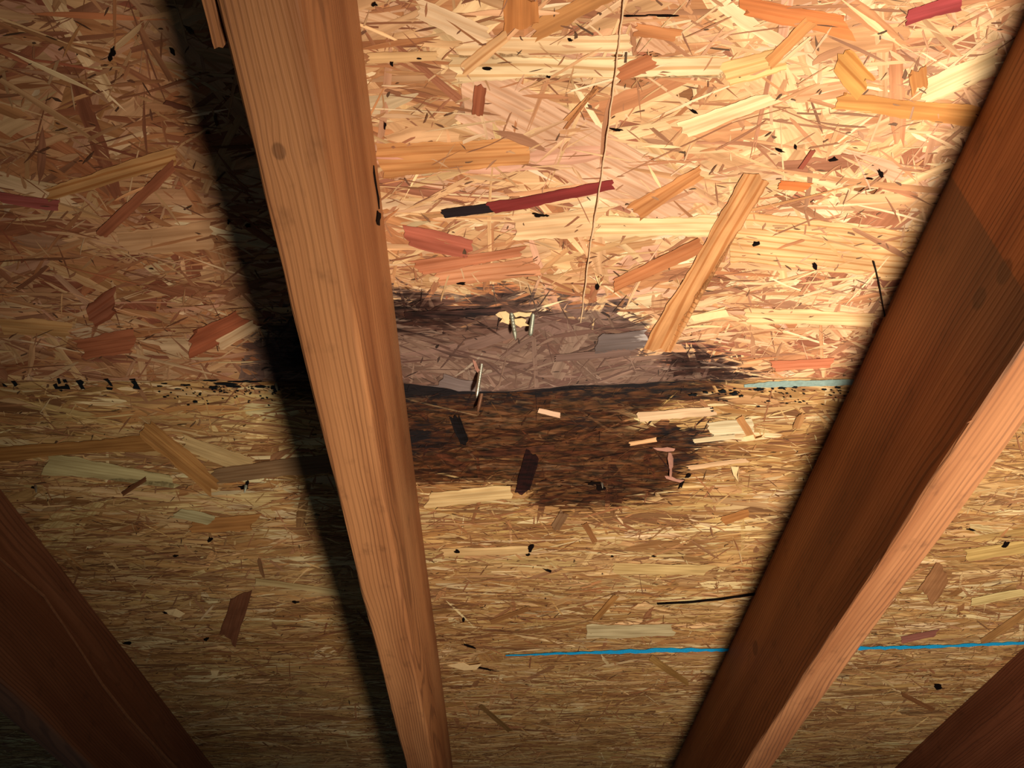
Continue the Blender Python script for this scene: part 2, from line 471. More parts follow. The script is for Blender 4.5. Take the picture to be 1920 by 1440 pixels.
def panel(upper, name, label):
    f = Flakes(upper)
    lo, hi = (-.55, U_SEAM) if upper else (U_SEAM, 1.95)
    v0, v1 = -1.35, 1.35
    # slab of the sheet: front, back and the four edges
    nv, nu = 180, int((hi - lo) / .012)
    gv = np.linspace(v0, v1, nv + 1); gu = np.linspace(lo, hi, nu + 1)
    X, Y = np.meshgrid(gv, gu, indexing='ij')
    front = np.stack([X, Y, X * 0 + D_SHEATH + .0004], -1).reshape(-1, 3); back = front + (0, 0, .0114)
    i = np.arange(nv)[:, None]; k = np.arange(nu)[None, :]; m = nu + 1
    q = np.stack([i * m + k, (i + 1) * m + k, (i + 1) * m + k + 1, i * m + k + 1], -1).reshape(-1, 4)
    nf = len(front)
    fc = [q[:, ::-1], q + nf]
    ii = np.arange(nv); kk = np.arange(nu)
    fc += [np.stack([ii * m, (ii + 1) * m, (ii + 1) * m + nf, ii * m + nf], -1), np.stack([ii * m + nu, ii * m + nu + nf, (ii + 1) * m + nu + nf, (ii + 1) * m + nu], -1)]
    fc += [np.stack([kk, kk + nf, kk + 1 + nf, kk + 1], -1), np.stack([nv * m + kk, nv * m + kk + 1, nv * m + kk + 1 + nf, nv * m + kk + nf], -1)]
    V = np.concatenate([front, back]); nn = len(V)
    f.add(V, np.concatenate(fc), np.repeat(lin((150, 100, 62))[None], nn, 0), V * 1.0, np.zeros(nn), np.zeros(nn))
    pal, pw = (PAL_U, PW_U) if upper else (PAL_L, PW_L)
    area = (v1 - v0) * (hi - lo)

    def layer(dens, L, Wd, a, b, l0, l1, spread, jag, margin, palette=pal, weights=pw, band=.5, shift=1.0, taper=.35, own=.7):
        N = int(area * dens)
        cv = RNG.uniform(v0, v1, N); cu = RNG.uniform(lo - .02, hi + .02, N)
        keep = visible(cv, cu, margin)
        cv, cu = cv[keep], cu[keep]; N = len(cv)
        mixr = RNG.random(N)
        ang = np.where(mixr < spread[0], RNG.normal(0, spread[1], N), RNG.uniform(-1.57, 1.57, N))
        LL = np.exp(RNG.normal(math.log(L[0]), L[1], N)); WW = np.minimum(np.exp(RNG.normal(math.log(Wd[0]), Wd[1], N)), LL * .8)
        c = pick(N, palette, weights, shift)
        fl = field(cv, cu)[:, None]
        mean = (pal * (pw / pw.sum())[:, None]).sum(0) * np.exp(fl * np.array([.13, .17, .22]))
        c = c * own + mean * (1 - own)
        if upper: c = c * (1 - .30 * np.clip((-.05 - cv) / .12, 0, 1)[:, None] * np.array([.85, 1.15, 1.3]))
        bands = np.where(RNG.random(N) < .45, RNG.uniform(.2, .9, N) * band, 0)
        resp = RNG.normal(0, .006, N)
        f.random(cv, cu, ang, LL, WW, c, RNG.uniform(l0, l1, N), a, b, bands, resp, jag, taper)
    sp = (.62, .35) if upper else (.86, .20)
    red = lin([(150, 84, 56), (126, 66, 48), (176, 110, 68)]); rw = np.array([.5, .25, .25])
    spk = lin([(70, 42, 30), (100, 60, 42), (40, 24, 18)]); sw = np.array([.45, .35, .2])
    layer(2300, (.095, .35), (.018, .45), 12, 4, 0, .0004, sp, .05, .30, own=.85)
    layer(3400, (.065, .45), (.0066, .55), 10, 3, .00015, .0006, sp, .06, .22, taper=.9, own=.8)
    layer(6500, (.038, .5), (.0021, .5), 6, 2, .0002, .0007, sp, .10, .12, taper=1.0, own=.65)
    layer(1100, (.024, .5), (.0034, .5), 4, 2, .0003, .0008, (.35, .5), .12, .12, red, rw, .3, taper=1.0, own=.6)
    layer(1900 if upper else 4200, (.026, .5), (.0012, .4), 5, 1, .0004, .0009, sp, .12, .12, red, rw, .3, taper=1.0, own=.75, shift=.75)
    layer(900, (.034, .4), (.0019, .4), 5, 2, .0005, .0009, sp, .12, .12, pal, pw, .3, taper=1.0, own=.9, shift=1.15)
    layer(4500, (.011, .5), (.0012, .4), 3, 1, .0004, .0009, (.5, .5), .15, .06, taper=1.0, own=.5)
    layer(3800, (.0065, .5), (.0010, .4), 3, 1, .0005, .0010, (.5, .5), .15, .06, red, rw, taper=1.0, own=.55)
    layer(2600, (.0042, .5), (.0010, .4), 3, 1, .0006, .0011, (.6, .6), .2, .06, spk, sw, taper=1.0, own=.85)
    for a in (NAMED_U if upper else NAMED_L): f.named(*a[:4], **(a[4] if len(a) > 4 else {}))
    base = (0, lo, D_SHEATH)
    o = f.finish(name, base)
    tag(o, label, 'roof board')
    return o


NB = dict(resp=-.5)
NAMED_U = [
    ((870, 165), (1300, 395), 120, (222, 176, 142), dict(bands=.45, lift=.0006)),
    ((850, 128), (1362, 128), 50, (240, 208, 160), dict(bands=.8, lift=.00075)),
    ((860, 88), (1180, 80), 36, (238, 200, 152), dict(bands=.5, lift=.00075)),
    ((690, 108), (818, 102), 20, (228, 184, 130), dict(bands=.2)),
    ((780, 12), (915, 66), 38, (236, 200, 158), dict(bands=.3, lift=.0008)),
    ((975, -10), (975, 52), 66, (190, 122, 66), dict(bands=.2, lift=.0009)),
    ((1000, 60), (1140, -12), 34, (196, 136, 80), dict(bands=.2, lift=.0008)),
    ((870, 130), (950, 65), 24, (222, 172, 120), dict(bands=.7, lift=.00095)),
    ((895, 215), (902, 160), 20, (150, 84, 54), dict(lift=.0012)),
    ((712, 300), (990, 285), 66, (208, 146, 90), dict(bands=.5, lift=.0007)),
    ((830, 400), (935, 388), 16, (34, 22, 24), dict(lift=.00125, bands=0)),
    ((920, 388), (1150, 344), 23, (128, 44, 40), dict(lift=.0013, bands=.2, w1=19)),
    ((1190, 395), (1310, 320), 40, (196, 132, 80), dict(bands=.5, lift=.0009, w1=26)),
    ((1120, 422), (1340, 424), 44, (238, 202, 150), dict(bands=.5, lift=.0009)),
    ((960, 425), (1130, 408), 48, (232, 190, 142), dict(bands=.3, lift=.0008)),
    ((1420, 330), (1235, 655), 54, (204, 146, 94), dict(bands=.85, lift=.0014, resp=-.5, w1=62)),
    ((1150, 535), (1315, 455), 24, (184, 116, 72), dict(bands=.4, lift=.0012)),
    ((1370, 445), (1720, 480), 96, (228, 182, 128), dict(bands=.8, lift=.0007)),
    ((1390, 8), (1590, 45), 36, (212, 128, 72), dict(bands=.3, lift=.0009)),
    ((1700, 32), (1800, 4), 26, (158, 62, 62), dict(bands=.2, lift=.0011)),
    ((1440, 118), (1520, 38), 22, (206, 142, 84), dict(bands=.3, lift=.0011)),
    ((1280, 242), (1450, 182), 30, (240, 206, 156), dict(bands=.3, lift=.001)),
    ((1570, 188), (1840, 212), 36, (216, 152, 84), dict(bands=.3, lift=.0009)),
    ((1575, 105), (1625, 160), 44, (208, 150, 80), dict(bands=.8, lift=.0011)),
    ((1725, 165), (1720, 130), 34, (200, 136, 78), dict(lift=.0011)),
    ((1730, 175), (1870, 110), 40, (236, 206, 156), dict(lift=.0008)),
    ((1360, 140), (1470, 110), 46, (232, 190, 126), dict(bands=.6, lift=.0008)),
    ((1160, 140), (1226, 112), 28, (190, 118, 76), dict(lift=.0011)),
    ((1190, 55), (1270, 68), 26, (196, 128, 78), dict(lift=.0009)),
    ((1060, 225), (1120, 165), 10, (190, 130, 80), dict(lift=.0012)),
    ((1060, 240), (1120, 160), 8, (186, 122, 76), dict(lift=.0012)),
    ((1460, 345), (1515, 350), 16, (206, 118, 62), dict(lift=.0012)),
    ((1500, 315), (1525, 280), 8, (150, 76, 56), dict(lift=.0013)),
    ((1400, 590), (1640, 600), 30, (238, 198, 144), dict(bands=.5, lift=.0009)),
    ((1290, 600), (1360, 580), 15, (240, 210, 160), dict(lift=.0012, resp=-.5)),
    ((1450, 685), (1560, 678), 22, (206, 124, 88), dict(lift=.0012, resp=-.5)),
    ((760, 440), (880, 468), 34, (178, 98, 76), dict(bands=.2, lift=.0009)),
    ((780, 500), (980, 470), 26, (196, 124, 88), dict(bands=.4, lift=.0009)),
    ((820, 520), (1010, 500), 30, (212, 146, 106), dict(bands=.5, lift=.0008)),
    ((1120, 640), (1215, 632), 34, (176, 164, 158), dict(lift=.0013, bands=.3)),
    ((820, 706), (905, 715), 34, (196, 184, 178), dict(lift=.0012, bands=.2)),
    ((760, 590), (940, 580), 14, (150, 90, 66), dict(lift=.0012)),
    ((1040, 664), (1180, 656), 12, (206, 160, 130), dict(lift=.0013)),
    ((190, 440), (328, 310), 22, (150, 86, 56), dict(lift=.0012, bands=.1)),
    ((362, 642), (452, 598), 44, (168, 92, 60), dict(lift=.0012, resp=-.5)),
    ((412, 645), (482, 605), 24, (226, 186, 142), dict(lift=.0013, resp=-.5, bands=.3)),
    ((90, 365), (330, 295), 26, (196, 142, 88), dict(bands=.9, lift=.001)),
    ((0, 368), (110, 380), 20, (150, 76, 66), dict(lift=.001)),
    ((230, 455), (400, 440), 44, (206, 156, 112), dict(bands=.2, lift=.0008)),
    ((310, 190), (360, 205), 8, (110, 62, 42), dict(lift=.0012)),
    ((170, 590), (215, 560), 40, (146, 84, 58), dict(bands=.7, lift=.001)),
    ((150, 655), (250, 640), 40, (160, 92, 60), dict(lift=.0009)),
    ((0, 610), (130, 620), 30, (196, 146, 92), dict(bands=.4, lift=.0008)),
]
NAMED_L = [
    ((88, 868), (328, 902), 44, (208, 188, 132), dict(bands=.2, lift=.0011, w1=36)),
    ((272, 800), (408, 912), 36, (180, 128, 72), dict(bands=.4, lift=.0013, w1=26)),
    ((-10, 852), (300, 828), 28, (174, 122, 66), dict(bands=.4, lift=.0012)),
    ((400, 892), (640, 862), 26, (138, 106, 74), dict(bands=.4, lift=.0012)),
    ((345, 828), (475, 875), 28, (206, 172, 118), dict(bands=.2, lift=.0011)),
    ((452, 1115), (428, 1198), 32, (124, 76, 50), dict(lift=.0012)),
    ((230, 925), (275, 895), 8, (120, 76, 46), dict(lift=.0014)),
    ((1196, 780), (1336, 766), 18, (226, 190, 150), dict(lift=.0015, resp=-.5, bands=.1)),
    ((1009, 768), (1050, 777), 9, (232, 190, 156), dict(lift=.0015, resp=-.5, jag=.3)),
    ((980, 922), (1000, 850), 28, (84, 46, 42), dict(lift=.0014, resp=.01)),
    ((852, 780), (872, 830), 18, (40, 26, 26), dict(lift=.0014, resp=.01)),
    ((1180, 830), (1230, 822), 8, (232, 180, 130), dict(lift=.0014, resp=-.5)),
    ((900, 850), (1040, 838), 12, (170, 120, 84), dict(lift=.0012)),
    ((1330, 805), (1410, 800), 26, (226, 208, 168), dict(lift=.0012, resp=-.5)),
    ((1300, 825), (1378, 816), 8, (226, 206, 164), dict(lift=.0014, resp=-.5)),
    ((1385, 780), (1412, 822), 14, (182, 128, 78), dict(lift=.0014)),
    ((1492, 800), (1500, 776), 14, (170, 122, 76), dict(lift=.0014)),
    ((1290, 875), (1400, 860), 9, (226, 184, 140), dict(lift=.0014, resp=-.5)),
    ((800, 938), (960, 925), 28, (222, 188, 132), dict(lift=.0011, resp=-.5, bands=.3)),
    ((1738, 1115), (1768, 1070), 38, (156, 108, 70), dict(lift=.0013)),
    ((1820, 1128), (1925, 1108), 14, (226, 200, 136), dict(lift=.0013)),
    ((1690, 1198), (1755, 1186), 14, (156, 98, 84), dict(lift=.0013)),
    ((1840, 1205), (1925, 1145), 16, (166, 120, 70), dict(lift=.0012)),
    ((1100, 1182), (1262, 1180), 26, (204, 184, 140), dict(lift=.0011, bands=.4)),
    ((830, 1035), (990, 1030), 16, (222, 184, 128), dict(lift=.0011)),
    ((1150, 1065), (1330, 1068), 22, (214, 180, 120), dict(lift=.0011, bands=.3)),
    ((1355, 975), (1405, 960), 18, (176, 118, 66), dict(lift=.0013)),
    ((1096, 980), (1116, 1014), 12, (150, 100, 58), dict(lift=.0014)),
    ((1040, 990), (1058, 960), 16, (130, 96, 66), dict(lift=.0013)),
    ((1115, 1160), (1155, 1115), 10, (166, 116, 64), dict(lift=.0014)),
    ((920, 1165), (990, 1140), 8, (150, 104, 60), dict(lift=.0013)),
    ((1220, 1232), (1290, 1280), 12, (160, 120, 66), dict(lift=.0013)),
    ((900, 1322), (955, 1370), 8, (130, 96, 54), dict(lift=.0013)),
    ((1690, 1300), (1750, 1330), 9, (140, 92, 54), dict(lift=.0013)),
    ((360, 985), (480, 975), 26, (184, 128, 72), dict(lift=.0011)),
    ((330, 960), (400, 975), 20, (196, 180, 132), dict(lift=.0012)),
    ((480, 1088), (640, 1110), 12, (206, 178, 124), dict(lift=.0012)),
    ((1810, 1040), (1920, 1020), 24, (206, 170, 104), dict(lift=.0011)),
]

upper = panel(True, 'roof_sheathing_sheet', 'upper strand-board roof sheet with grey-brown water stain along its bottom edge')
lower = panel(False, 'roof_sheathing_sheet', 'lower strand-board roof sheet with black rot under the joint and a blue chalk line')

# roofing felt laid over the boards, seen only as black in the open joint
fv = [(-1.5, -.7, .4705), (1.5, -.7, .4705), (1.5, 2.05, .4705), (-1.5, 2.05, .4705)]
fv += [(a, b, .4735) for a, b, c in fv]
felt = build('ceiling', fv, [(3, 2, 1, 0), (4, 5, 6, 7), (0, 1, 5, 4), (1, 2, 6, 5), (2, 3, 7, 6), (3, 0, 4, 7)], M_FELT, (0, 0, .4705))
tag(felt, kind='structure')


# ------------------------------------------------------------------ strips and marks lying on the boards
def ribbon(name, pts, widths, mat, parent, lift=.0018, thick=.0003, n_of=None, label=None, rough=.15):
    """a thin band along pixel points, widths in pixels across the image"""
    V = []; Fc = []
    P = []
    for i in range(len(pts) - 1):
        (x0, y0), (x1, y1) = pts[i], pts[i + 1]
        k = max(2, int(math.hypot(x1 - x0, y1 - y0) / 9))
        for j in range(k): P.append((x0 + (x1 - x0) * j / k, y0 + (y1 - y0) * j / k, widths[i] + (widths[i + 1] - widths[i]) * j / k))
    P.append((*pts[-1], widths[-1]))
    for i, (x, y, wd) in enumerate(P):
        a = P[max(0, i - 1)]; b = P[min(len(P) - 1, i + 1)]
        dx, dy = b[0] - a[0], b[1] - a[1]; l = math.hypot(dx, dy) or 1
        nx, ny = -dy / l, dx / l
        for sgn in (-1, 1):
            h = wd / 2 * (1 + random.uniform(-rough, rough))
            v, u = at(x + nx * h * sgn, y + ny * h * sgn)
            V.append((v, u, D_SHEATH - lift)); V.append((v, u, D_SHEATH - lift + thick))
    for i in range(len(P) - 1):
        a = i * 4; b = a + 4
        Fc += [(a, a + 2, b + 2, b), (a + 1, b + 1, b + 3, a + 3), (a, b, b + 1, a + 1), (a + 2, a + 3, b + 3, b + 2)]
    e = (len(P) - 1) * 4
    Fc += [(0, 1, 3, 2), (e, e + 2, e + 3, e + 1)]
    o = build(name, V, Fc, mat, PB[parent.name], parent)
    if label: o['label'] = label
    return o


def blobs(name, shapes, mat, parent, lift=.0016, label=None, thick=.0002):
    """flat marks given as pixel polygons"""
    V = []; Fc = []
    for poly in shapes:
        k = len(V); m = len(poly)
        for (x, y) in poly:
            v, u = at(x, y); V.append((v, u, D_SHEATH - lift))
        for (x, y) in poly:
            v, u = at(x, y); V.append((v, u, D_SHEATH - lift + thick))
        Fc.append(tuple(range(k, k + m)))
        Fc.append(tuple(range(k + 2 * m - 1, k + m - 1, -1)))
        for i in range(m):
            j = (i + 1) % m
            Fc.append((k + i, k + m + i, k + m + j, k + j))
    o = build(name, V, Fc, mat, PB[parent.name], parent)
    if label: o['label'] = label
    return o


def each(name, shapes, mat, parent, label=None, **k):
    for q in shapes: blobs(name, [q], mat, parent, label=label, **k)


def rag(cx, cy, rx, ry, k=9, rot=0.0, j=.42):
    out = []
    k = k + 4; rx *= .95; ry *= .85
    for i in range(k):
        a = 2 * math.pi * i / k; r = 1 + random.uniform(-j, j)
        x, y = rx * r * math.cos(a), ry * r * math.sin(a)
        out.append((cx + x * math.cos(rot) - y * math.sin(rot), cy + x * math.sin(rot) + y * math.cos(rot)))
    return out


ribbon('chalk_line', [(948, 1227), (1060, 1223), (1200, 1219), (1240, 1217), (1380, 1216), (1500, 1214), (1640, 1213), (1760, 1210), (1925, 1203)],
       [2, 4, 7, 6.5, 5.5, 5.5, 5.5, 4.5, 4.5], M_BLUE, lower, rough=.45, label='bright blue snapped chalk line')
ribbon('edge_sealer', [(1395, 722), (1450, 719), (1520, 717), (1640, 714)], [5, 11, 11, 11], M_PALEBLUE, lower, lift=.00115, label='pale blue-green sealer left along the board edge')
ink = [[(108, 708), (113, 707), (116, 716), (111, 718)], [(119, 710), (125, 709), (128, 714), (121, 715)],
       [(101, 720), (108, 717), (110, 723), (124, 722), (124, 718), (130, 720), (133, 727), (105, 727)],
       [(143, 712), (153, 710), (159, 714), (156, 719), (161, 727), (153, 727), (148, 718)],
       [(195, 709), (204, 708), (210, 716), (213, 722), (208, 721), (202, 713)], [(200, 724), (213, 725), (211, 729), (202, 728)],
       [(243, 709), (255, 708), (255, 711), (247, 711)], [(246, 713), (256, 712), (265, 728), (250, 726), (253, 720)],
       [(5, 716), (10, 718), (15, 723), (8, 722)], [(22, 713), (30, 712), (35, 719), (29, 723), (26, 717)], [(112, 729), (119, 729), (117, 732)]]
each('ink_stamp', ink, M_INK, lower, label='black stamped stroke at the board edge')
sp = []
for (x, y, rx, ry) in ((1355, 732, 8, 3), (1377, 736, 7, 3), (1424, 728, 10, 3.5), (1466, 725, 7, 2.5), (1490, 724, 6, 2), (1390, 740, 4, 2), (1300, 738, 9, 3), (1322, 733, 6, 2.5),
                       (1333, 763, 4, 1.5), (1335, 768, 3, 1.5), (1440, 750, 5, 1.2), (1500, 752, 4, 1), (1570, 724, 8, 2.5), (1545, 728, 5, 1.5), (367, 751, 5, 2), (420, 718, 22, 3), (400, 724, 8, 3),
                       (440, 722, 14, 2.5), (490, 723, 10, 3), (518, 726, 8, 6), (350, 720, 10, 1.5), (310, 717, 8, 1), (335, 727, 6, 1), (300, 722, 5, 1), (460, 713, 30, 1.8), (395, 711, 16, 1.6)):
    sp.append(rag(x, y, rx, ry, 9))
for _ in range(90):
    x = random.gauss(470, 90); y = 722 + abs(random.gauss(0, 14)); sp.append(rag(x, y, random.uniform(1, 3.5), random.uniform(.7, 1.4), 6))
for _ in range(60):
    x = random.uniform(1330, 1610); y = 726 + abs(random.gauss(0, 13)); sp.append(rag(x, y, random.uniform(1, 3.5), random.uniform(.6, 1.3), 6))
blobs('mould_spots', sp, M_INK, lower, lift=.00165, label='black mould spots along the joint')['kind'] = 'stuff'
ribbon('split', [(1232, 1130), (1290, 1127), (1350, 1121), (1440, 1108)], [3, 3.5, 4, 5], M_CRACK, lower, label='thin black split')

# black pits and flecks broken out of the strands
pits_u = [rag(213, 97, 5, 12, 8, .25), rag(208, 108, 4, 9, 7, .2), rag(1010, 401, 11, 4, 9, .1), rag(1024, 402, 5, 2, 6), rag(1069, 73, 5, 4, 7, .5), rag(702, 6, 6, 5, 7),
          rag(1527, 497, 4, 8, 8, -.4), rag(1155, 241, 12, 2.5, 8, .1), rag(1490, 273, 3, 6, 7, -.2), rag(1562, 297, 8, 5, 7, -.3), rag(1650, 323, 4, 10, 7, -.45), rag(1630, 333, 7, 2, 7),
          rag(1418, 455, 8, 5, 6, -.3), rag(865, 529, 8, 3, 6), rag(1121, 534, 4, 9, 6, .5), rag(722, 233, 2.5, 7, 6), rag(390, 247, 5, 3, 6), rag(430, 413, 3, 6, 6), rag(465, 420, 6, 5, 6), rag(735, 118, 3, 6, 6),
          rag(785, 108, 5, 2, 6), rag(915, 127, 10, 3, 7), rag(1028, 142, 5, 2.5, 6), rag(1460, 280, 10, 3, 7, .3), rag(1300, 207, 9, 3, 6, .5), rag(500, 105, 3, 6, 6, -.4), rag(325, 95, 4, 9, 6, -.5), rag(1190, 28, 24, 2, 8), rag(1245, 27, 30, 2.5, 9)]
each('pit', pits_u, M_CRACK, upper)
pits_l = [rag(995, 1026, 4, 10, 8, .5), rag(990, 1038, 5, 3, 7, -.3), rag(1028, 1068, 10, 2.5, 7, .3), rag(869, 1160, 3, 5, 6, .4), rag(857, 1032, 5, 4, 6), rag(555, 1127, 7, 2.5, 7), rag(240, 1204, 8, 3, 7),
          rag(388, 1196, 5, 4, 6, -.5), rag(175, 1150, 5, 3, 6), rag(1885, 1018, 8, 5, 6, -.5), rag(1226, 1041, 4, 2, 6), rag(1757, 1285, 9, 6, 7), rag(1820, 991, 9, 2, 6, .2), rag(1820, 991, 4, 2, 6, .2),
          rag(1112, 904, 14, 4, 7), rag(1126, 912, 10, 6, 7), rag(1291, 889, 8, 3, 6, -.6), rag(1278, 905, 4, 12, 6, .5), rag(900, 1250, 30, 2, 9, .2), rag(880, 1210, 14, 2, 7, .3), rag(1148, 1041, 3, 1.5, 6), rag(395, 1010, 4, 6, 6, .5), rag(320, 1147, 16, 3, 8), rag(330, 1040, 6, 2, 6)]
each('pit', pits_l, M_CRACK, lower)


# ------------------------------------------------------------------ torn splinters that still hang from the boards
def splinters(name, lst, mat, parent, label):
    """little bent flakes: (pixel polygon, height off the board at its free side in metres)"""
    if len(lst) > 1:
        for q in lst: splinters(name, [q], mat, parent, label)
        return
    V = []; Fc = []
    for poly, h in lst:
        k = len(V); m = len(poly)
        for t_ in (0, .0007):
            for i, (x, y) in enumerate(poly):
                v, u = at(x, y)
                hh = .0012 + h * (.5 - .5 * math.cos(2 * math.pi * i / m))
                V.append((v, u, D_SHEATH - hh - bulge(np.array(v), np.array(u), parent is upper) + t_))
        Fc.append(tuple(range(k, k + m))); Fc.append(tuple(range(k + 2 * m - 1, k + m - 1, -1)))
        for i in range(m):
            j = (i + 1) % m
            Fc.append((k + i, k + m + i, k + m + j, k + j))
    o = build(name, V, Fc, mat, PB[parent.name], parent)
    if label: o['label'] = label
    return o


splinters('torn_splinter', [([(929, 586), (936, 581), (948, 579), (955, 583), (954, 601), (947, 596), (937, 598), (942, 592), (934, 590)], .002), ([(962, 584), (972, 581), (986, 582), (997, 580), (993, 586), (984, 588), (975, 587), (967, 591)], .002),
                            ([(938, 598), (950, 594), (966, 593), (978, 590), (987, 592), (984, 597), (992, 602), (980, 603), (976, 607), (965, 602), (952, 603)], .003)], M_CHIP, upper, 'fresh pale splinter torn out beside the paired nails')
splinters('torn_splinter', [([(886, 664), (892, 666), (898, 676), (905, 683), (900, 686), (891, 678)], .003)], M_CHIPD, upper, 'pinkish splinter above the bright nail')
splinters('torn_splinter', [([(1253, 847), (1258, 846), (1261, 852), (1260, 864), (1257, 869), (1253, 866), (1251, 856)], .006), ([(1252, 866), (1259, 868), (1259, 880), (1257, 890), (1254, 887), (1255, 877)], .004),
                            ([(1224, 838), (1240, 838), (1250, 835), (1265, 837), (1262, 841), (1250, 843), (1232, 842)], .002), ([(1246, 891), (1258, 891), (1268, 895), (1282, 896), (1275, 900), (1262, 898), (1249, 895)], .002)], M_CHIPD, lower, 'pinkish splinter peg hanging in the rotten patch')
splinters('torn_splinter', [([(1370, 873), (1384, 871), (1381, 882), (1382, 893), (1374, 886)], .006)], M_CHIP, lower, 'white chip standing off the board')
splinters('torn_splinter', [([(1392, 818), (1412, 812), (1414, 818), (1432, 812), (1428, 818), (1400, 824)], .003)], M_CHIP, lower, 'pale ragged chip')
splinters('torn_splinter', [([(308, 1143), (330, 1139), (348, 1146), (338, 1152), (325, 1149), (318, 1150)], .003)], M_CHIP, lower, 'pale curled chip')
splinters('torn_splinter', [([(838, 1246), (868, 1240), (880, 1244), (903, 1240), (893, 1250), (870, 1253), (850, 1249)], .003), ([(395, 1256), (412, 1254), (408, 1262), (398, 1263)], .002)], M_CHIP, lower, 'pale splintered chip')
splinters('torn_splinter', [([(1115, 512), (1120, 518), (1125, 514), (1124, 524), (1130, 518), (1124, 532), (1118, 522)], .003), ([(1292, 590), (1360, 577), (1366, 588), (1300, 599)], .002)], M_CHIP, upper, 'pale splinter')


# ------------------------------------------------------------------ nails that miss the rafters and poke through
def nail(label, p0, p1, wpx, h, mat, rings=True, blunt=False, bmat=None):
    v0, u0 = at(*p0)
    bl = float(bulge(np.array(v0), np.array(u0), u0 < U_SEAM))      # the board hangs lower here
    v0, u0 = at(*p0, D_SHEATH - bl)
    h += bl
    tip = (*at(p1[0], p1[1], D_SHEATH - h), D_SHEATH - h)
    A = Vector((v0, u0, D_SHEATH - bl + .003)); B = Vector(tip)
    A = A + (A - B).normalized() * .003
    d = (B - A).normalized(); Ln = (B - A).length
    e1 = d.cross(Vector((0, 1, 0))).normalized(); e2 = d.cross(e1)
    z = float((R_CV @ np.array([v0, u0, D_SHEATH]))[2])
    r = wpx / 2 * z / F
    prof = []
    s = 0.0
    while s < Ln - r * 3.4:
        prof.append((s, r * (1.0 if not rings or (int(s / .0011) % 2) else .86))); s += .00055
    if blunt: prof += [(Ln - r * 1.2, r), (Ln - r * .2, r * .55)]
    else: prof += [(Ln - r * 3.3, r), (Ln - r * 1.5, r * .62), (Ln - r * .3, r * .15)]
    K = 12; V = []; Fc = []
    for (s, rr) in prof:
        for k in range(K):
            a = 2 * math.pi * k / K
            V.append(tuple(A + d * s + e1 * (rr * math.cos(a)) + e2 * (rr * math.sin(a))))
    for i in range(len(prof) - 1):
        for k in range(K): Fc.append((i * K + k, i * K + (k + 1) % K, (i + 1) * K + (k + 1) % K, (i + 1) * K + k))
    V.append(tuple(B)); ti = len(V) - 1; l = (len(prof) - 1) * K
    for k in range(K): Fc.append((l + k, l + (k + 1) % K, ti))
    Fc.append(tuple(range(K - 1, -1, -1)))
    o = build('roofing_nail', V, Fc, mat, (v0, u0, D_SHEATH), smooth=True)
    tag(o, label, 'nail', 'nails poking through the roof boards')
    return o


nail('sharp ring-shank nail through torn pale wood, left of the close pair above the joint', (957, 581), (967, 638), 9, 0.012, M_DULL)
nail('grey-green blunt nail, right of the close pair above the joint', (1001, 583), (994, 630), 9.5, 0.009, M_DULL, rings=False, blunt=True)
nail('bright silver nail hanging over the joint below the pinkish splinter', (903, 686), (893, 747), 8, 0.017, M_STEEL, rings=False)
nail('dull rust-tipped nail just under the joint behind the bright silver nail', (905, 732), (895, 774), 8, 0.009, M_RUST, rings=False)
nail('short nail point in the lower board near the lower left rafter', (64, 908), (68, 925), 5, 0.008, M_STEEL, rings=False)
nail('dark nail point beside a ragged hole left of the middle rafter', (462, 906), (458, 925), 6, 0.008, M_DULL, rings=False)
nail('tiny nail point in the lowest rim of the black rot', (1128, 904), (1130, 916), 5, 0.006, M_STEEL, rings=False)
nail('dark nail point poking from the joint just left of the middle rafter', (516, 718), (520, 733), 6, 0.007, M_DULL, rings=False)
each('nail_hole', [rag(458, 912, 10, 4, 8), rag(464, 905, 4, 8, 8, .3), rag(66, 912, 6, 3, 7)], M_CRACK, lower, label='ragged dark nail hole')


# ------------------------------------------------------------------ rafters
def rafter(name, label, v0, v1, mat, u0=-.75, u1=2.0, warp=.0008, seed=1):
    r = random.Random(seed)
    rad = .003
    n0, n1 = D_RAFT, D_SHEATH - .0002
    sec = []
    for (cx, cn, a0) in ((v1 - rad, n0 + rad, -90), (v1 - rad * .4, n1 - rad * .4, 0), (v0 + rad * .4, n1 - rad * .4, 90), (v0 + rad, n0 + rad, 180)):
        rr = rad if cn < (n0 + n1) / 2 else rad * .4
        for k in range(4):
            a = math.radians(a0 + 30 * k); sec.append((cx + rr * math.cos(a), cn + rr * math.sin(a)))
    K = len(sec); N = 120; V = []; Fc = []
    ph = [r.uniform(0, 6.28) for _ in range(6)]
    for i in range(N + 1):
        u = u0 + (u1 - u0) * i / N
        for k, (a, b) in enumerate(sec):
            low = b < n0 + .02
            dv = warp * math.sin(u * 5 + ph[0]) + (warp * .5 * math.sin(u * 23 + ph[1] + k) + r.uniform(-.00025, .00025)) * low
            dn = (warp * .6 * math.sin(u * 7 + ph[2]) + r.uniform(-.0002, .0002)) * low
            V.append((a + dv, u, b + dn))
    for i in range(N):
        for k in range(K): Fc.append((i * K + k, (i + 1) * K + k, (i + 1) * K + (k + 1) % K, i * K + (k + 1) % K))
    Fc.append(tuple(range(K))); Fc.append(tuple(N * K + k for k in range(K - 1, -1, -1)))
    o = build(name, V, Fc, mat, ((v0 + v1) / 2, 0, D_RAFT), smooth=False)
    tag(o, label, 'rafter', 'rafters under the roof boards')
    return o


